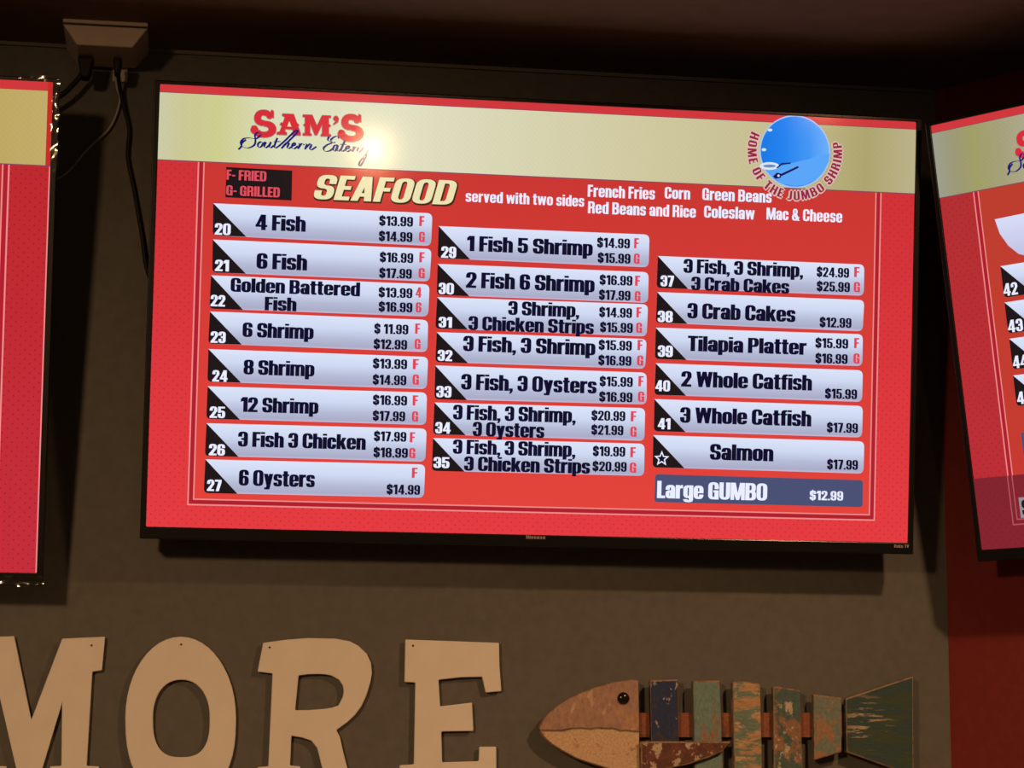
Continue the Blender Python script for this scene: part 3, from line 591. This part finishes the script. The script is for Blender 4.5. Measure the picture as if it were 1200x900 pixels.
# ---------------------------------------------------------------- ceiling outlet box, plate, cords
beige = mat('beige_metal', (.52, .46, .38), .5, .4, 0, .04, 30)
dark_rubber = mat('black_rubber', (.010, .010, .010), .6, .3)
grey_jacket = mat('grey_cable_jacket', (.4, .38, .36), .5, .4)
FY = .02                                        # front of the box, out from the wall
pt = lambda px, py, y: hit(px, py, Vector((0, y, 0)), BACK_N)
cx = (pt(73, 40, FY).x + pt(173, 40, FY).x) / 2; hw = (pt(173, 32, FY).x - pt(73, 32, FY).x) / 2; zl = pt(123, 33, FY).z; zb = pt(123, 53, FY).z
BX = Matrix.Translation((cx, WALL_Y, CEIL))
box_root = thing('outlet_box', 'beige outlet box with sloping sides under the ceiling between two televisions', 'outlet box', BX)
d0_ = FY - WALL_Y
bm = bmesh.new(); box(bm, (-hw, d0_ - .002, -.006), (hw, -.002, 0)); obj('cover_plate', bm, beige, box_root, bevel=.0015)
bm = bmesh.new(); T_, B_ = -.0085, zb - CEIL
tz = [(-hw, d0_, T_), (hw, d0_, T_), (hw, -.004, T_), (-hw, -.004, T_)]; ins = hw * .345
bz = [(-hw + ins, d0_ + .004, B_), (hw - ins, d0_ + .004, B_), (hw - ins * .9, -.02, B_), (-hw + ins * .9, -.02, B_)]
v = [bm.verts.new(q) for q in tz + bz]
for f in ((0, 1, 2, 3), (7, 6, 5, 4), (0, 4, 5, 1), (1, 5, 6, 2), (2, 6, 7, 3), (3, 7, 4, 0)): bm.faces.new([v[i] for i in f])
bmesh.ops.recalc_face_normals(bm, faces=bm.faces); obj('housing', bm, beige, box_root, bevel=.002)
bm = bmesh.new(); box(bm, (-hw + .004, d0_ + .004, -.0086), (hw - .004, -.004, -.0058)); obj('gasket', bm, dark_rubber, box_root)
# small pale plate on the wall behind the plug
p1, p2 = pt(133, 66, WALL_Y), pt(149.5, 98, WALL_Y); bm = bmesh.new(); box(bm, (p1.x, WALL_Y - .009, p2.z), (p2.x, WALL_Y, p1.z))
q = obj('wall_plate', bm, beige, bevel=.002); tag(q, 'small pale cover plate on the wall just below the ceiling outlet box', 'cover plate')
def cord(label, px, ys, r, m, plug=None, name='power_cord'):
    P_ = [pt(x, y, Y) for (x, y), Y in zip(px, ys)]
    if plug: P_[0].z = zb - .65 * plug[1] - .003
    o = P_[0].copy()
    root = thing(name, label, 'cord', Matrix.Translation(o))
    bm = bmesh.new(); tube(bm, [p - o for p in P_], r); obj('cable', bm, m, root, smooth=True)
    if plug:
        w_, h_, dz = plug; bm = bmesh.new(); vv = box(bm, (-w_ / 2, -.014, -h_ * .35), (w_ / 2, .014, h_ * .65))
        for k_ in (0, 1, 2, 3): vv[k_].co.x *= .55
        obj('plug', bm, dark_rubber, root, bevel=.004)
cord('thick black cord from the outlet box down behind the left television', [(101, 66), (100, 80), (92, 92), (82, 103), (70, 113), (55, 122)], [.085, .1, .11, .11, .11, .11], .0042, dark_rubber, (.026, .034, 0))
cord('black cord hanging from the outlet box down behind the middle television', [(138, 70), (139, 90), (141, 106), (147, 132), (151.5, 152), (150, 172), (150, 188), (157, 222), (166, 275), (172, 315), (186, 350)], [.085, .115, .135, .145, .147, .147, .147, .147, .145, .14, .13], .0032, dark_rubber, (.015, .026, 0))
cord('thin grey cable curving left from the outlet box to the left television', [(134.5, 84), (137, 103), (140.5, 116), (136, 135), (127, 152), (112, 166), (98, 180), (84, 197), (72, 207), (55, 214)], [.14, .144, .146, .147, .147, .147, .147, .145, .14, .12], .0019, grey_jacket, None, 'thin_cable')

# ---------------------------------------------------------------- wall letters
letter_paint = mat('cream_letter_paint', (.78, .76, .70), .55, .35, 0, .03, 25)
nail_metal = mat('dark_nail', (.03, .028, .025), .4, .5, .8)
LT, LS = .006, .007                             # thickness, stand-off from the wall
LY = WALL_Y - LS - LT
def superell(cx, cy, rx, ry, n_top, n_bot, n=48):
    out = []
    for i in range(n):
        a = 2 * math.pi * i / n; c, s = math.cos(a), math.sin(a); e = n_top if s < 0 else n_bot
        out.append((cx + rx * math.copysign(abs(c) ** (2 / e), c), cy + ry * math.copysign(abs(s) ** (2 / e), s)))
    return out
M_ = [(-62, 748), (16.7, 745.3), (36.7, 843.3), (72.7, 748.3), (123.3, 746), (119.3, 785.7), (108.3, 787.3), (101.7, 897.5), (116, 898), (115, 936), (57, 937), (58.5, 898), (71.7, 897.5), (72.7, 824), (39, 936), (27, 936), (-3, 806), (-6, 897.5), (8, 898), (7, 937), (-50, 937), (-49, 898), (-37, 897.5), (-40, 788), (-58, 787)]
R_ = [(308.3, 753.3), (335, 749.6), (360, 747.7), (393, 748.3), (410, 751.5), (420, 756.7), (430, 766), (435, 777), (436, 789), (434, 800), (429.5, 815), (423.3, 828.3), (416, 838), (406.7, 846.7), (394.3, 855.7), (398.3, 863.3), (402, 880), (406.7, 898.3), (412, 915), (420, 936), (388, 937), (381, 912), (376.7, 896.7), (371.7, 876.7), (365, 868.3), (354, 864.5), (341.7, 862.3), (340, 897), (352, 898), (351, 936), (301, 937), (302, 899), (314.3, 898), (319.3, 789.3), (301.7, 787.3)]
RH = [(350, 791.7), (361, 790.3), (373, 790), (381, 790.4), (388, 791.7), (397, 796.5), (401.7, 803.3), (402.8, 810), (401.7, 816.7), (396.7, 826.7), (389, 829.3), (380, 830.7), (363, 832), (346, 832.3)]
E_ = [(475, 749.3), (585, 753.3), (585.5, 780), (587.7, 810), (569.3, 811.7), (565, 793.3), (540, 793.8), (514, 796.7), (516, 827.7), (553.3, 823.3), (555, 856.7), (517.3, 857.3), (518.3, 893.3), (561, 892), (561.7, 875), (581.7, 875), (582, 936), (469, 937), (468.3, 896.7), (485, 895.7), (486.7, 800), (474, 799.3)]
def letter(name, outline, holes, nails, label):
    o = pt(sum(p[0] for p in outline) / len(outline), sum(p[1] for p in outline) / len(outline), LY); o.y = WALL_Y
    mw = Matrix.Translation(o) @ Matrix.Rotation(math.pi / 2, 4, 'X')      # local x right, y up, z into the room
    f = lambda L: [(pt(x, y, LY).x - o.x, pt(x, y, LY).z - o.z) for x, y in L]
    root = thing(name, label, 'letter', mw, 'cream wall letters')
    bm = bmesh.new(); prism(bm, f(outline), LS, LS + LT, [f(h) for h in holes]); obj('board', bm, letter_paint, root, bevel=.0016)
    for nx, ny in nails:
        (x, y), = f([(nx, ny)]); bm = bmesh.new()
        bmesh.ops.create_cone(bm, cap_ends=True, segments=12, radius1=.0018, radius2=.0016, depth=LS + LT + .001)
        bmesh.ops.translate(bm, vec=(x, y, (LS + LT + .001) / 2), verts=bm.verts); obj('nail', bm, nail_metal, root)
letter('wall_letter', M_, [], [(107.3, 756.3)], 'cream cut-out letter M below the left television, cut off by the frame')
letter('wall_letter', superell(211.7, 841, 65, 95, 2, 2.5), [superell(212.5, 842, 33.2, 45.3, 2.2, 2.7)], [(212.3, 755.3)], 'cream cut-out letter O standing between the M and the R')
letter('wall_letter', R_, [RH], [(316, 758.7)], 'cream cut-out letter R between the O and the E')
letter('wall_letter', E_, [], [(484, 756.7)], 'cream cut-out letter E nearest the wooden fish')

# ---------------------------------------------------------------- wooden fish
FT = .014; FS = .016; FYF = WALL_Y - FS - FT     # slat thickness and stand-off
fo = pt(850, 853, FYF); fo.y = WALL_Y
FM = Matrix.Translation(fo) @ Matrix.Rotation(math.pi / 2, 4, 'X')
fish = thing('fish_wall_art', 'wooden fish of worn painted slats hung on the wall beside the letter E', 'wall decoration', FM)
ff = lambda L, y=FYF: [(pt(a, b_, y).x - fo.x, pt(a, b_, y).z - fo.z) for a, b_ in L]
bare = (.42, .26, .15)
RIM = worn('bare_wood_rim', (.35, .24, .15), (.24, .15, .10), .52, 60)
def piece(name, pts, m, z0, z1, label=None, y=FYF, parent=None, bevel=.0012):
    bm = bmesh.new(); prism(bm, ff(pts, y), z0, z1); 
    o = obj(name, bm, [m, RIM], parent or fish, label=label, bevel=bevel)
    if o.modifiers and name != 'rail': o.modifiers[0].width = .0022; o.modifiers[0].segments = 2; o.modifiers[0].material = 1
    return o
piece('rail', [(735, 835.3), (1000, 835.3), (1000, 864), (735, 864)], worn('rust_brown_rail', (.30, .10, .05), (.20, .07, .04), .55, 30), .001, FS, 'rust brown backing rail', WALL_Y - FS)
# head: pink-brown above a ragged line, tan below
hm, hn, hl, hp = new_mat('head_paint'); hp.inputs['Roughness'].default_value = .7
up_m = worn('head_upper', (.42, .26, .20), (.50, .30, .19), .56, 26, (1, .5, 1), (.6, .42, .28)); lo_m = worn('head_lower', (.68, .49, .31), (.50, .30, .18), .60, 45, (1, 1, 1), (.75, .6, .42))
head = [(748, 797), (740, 796.3), (720, 799.3), (700, 804.7), (680, 812), (666, 819), (653.3, 826.7), (642, 836.5), (635.5, 844.5), (631.9, 853.3), (634.5, 860), (639, 866), (646.7, 872.5), (659, 880.5), (673.3, 888), (686, 893), (700, 897.5), (722, 904), (750, 910)]
split = [(749, 857.5), (741, 857), (733, 856), (727, 856.6), (718, 853.5), (711, 854), (700, 853), (692, 854.5), (680, 853.3), (668, 854.2), (660, 856), (650, 856.4), (632.5, 856)]
hd = piece('head', [p for p in head if p[1] < 856] + split[::-1], up_m, FS, FS + FT, 'pinkish brown upper half of the head')
piece('jaw', [p for p in head if p[1] > 856][::1] + split[:-1] + [(632.5, 856)], lo_m, FS, FS + FT, 'tan lower half of the head')
(ex, ey), = ff([(730.4, 818.3)]); bm = bmesh.new(); bmesh.ops.create_uvsphere(bm, u_segments=24, v_segments=14, radius=.0098)
bmesh.ops.scale(bm, vec=(1, 1, .6), verts=bm.verts); bmesh.ops.translate(bm, vec=(ex, ey, FS + FT + .001), verts=bm.verts)
obj('eye', bm, mat('black_glass_eye', (.012, .01, .008), .15, .6), hd, smooth=True, label='shiny black eye')
navy = (.016, .036, .12); teal = (.17, .29, .275)
slats = [
 ([(762, 797), (794.7, 796), (796, 910), (764, 910)], worn('navy_slat', navy, (.06, .045, .04), .56, 24, (1.4, .8, 1), (.5, .44, .34)), 'navy blue slat with chipped patches'),
 ([(812, 798), (843.5, 797.2), (847.5, 909), (814.5, 909)], worn('teal_slat', teal, (.34, .18, .10), .565, 26, (1.6, .7, 1), (.34, .36, .27)), 'grey green slat with brown edges'),
 ([(858.4, 799.3), (866, 798.3), (878, 798.7), (891, 801.3), (893.2, 908), (860.5, 908)], worn('green_tan_slat', (.16, .26, .21), (.52, .32, .17), .50, 30, (.5, 1.6, 1), (.6, .42, .24)), 'green slat with wide tan bare patches'),
 ([(906, 805), (912, 804.3), (937.6, 808.8), (940.5, 903), (907, 903)], worn('dark_green_slat', (.07, .14, .13), (.30, .17, .10), .51, 22, (1, .8, 1), (.55, .48, .36)), 'dark green slat worn to brown below'),
 ([(953.3, 813.5), (986.5, 817.7), (986.5, 881.6), (954, 891.2)], worn('grey_brown_slat', (.19, .25, .21), (.34, .22, .13), .51, 26, (1, 1, 1), (.42, .2, .1)), 'short grey brown slat next to the tail')]
for pts, m, lab in slats: piece('slat', pts, m, FS, FS + FT, lab)
piece('tail', [(991, 818.3), (1063, 794.4), (1070.5, 792.5), (1071, 910), (1038, 898), (992.3, 881.6)], worn('green_tail_paint', (.032, .078, .082), (.05, .085, .05), .50, 26, (.4, 3, 1), (.5, .42, .32), .7, tuple(ff([(1016, 846)])[0]) + (FS + FT,)), FS, FS + FT, 'dark green tail board with pale scratches')
piece('fin', [(751, 868.7), (857, 868.7), (846.7, 880.7), (830.7, 888), (806.7, 896), (780, 901.5), (751, 905)], worn('dark_red_fin', (.17, .06, .04), (.12, .045, .03), .49, 38, (1, .8, 1), (.55, .44, .34)), FS + FT, FS + FT + .012, 'dark red fin speckled with pale chips', FYF - .012)
bpy.context.view_layer.update()
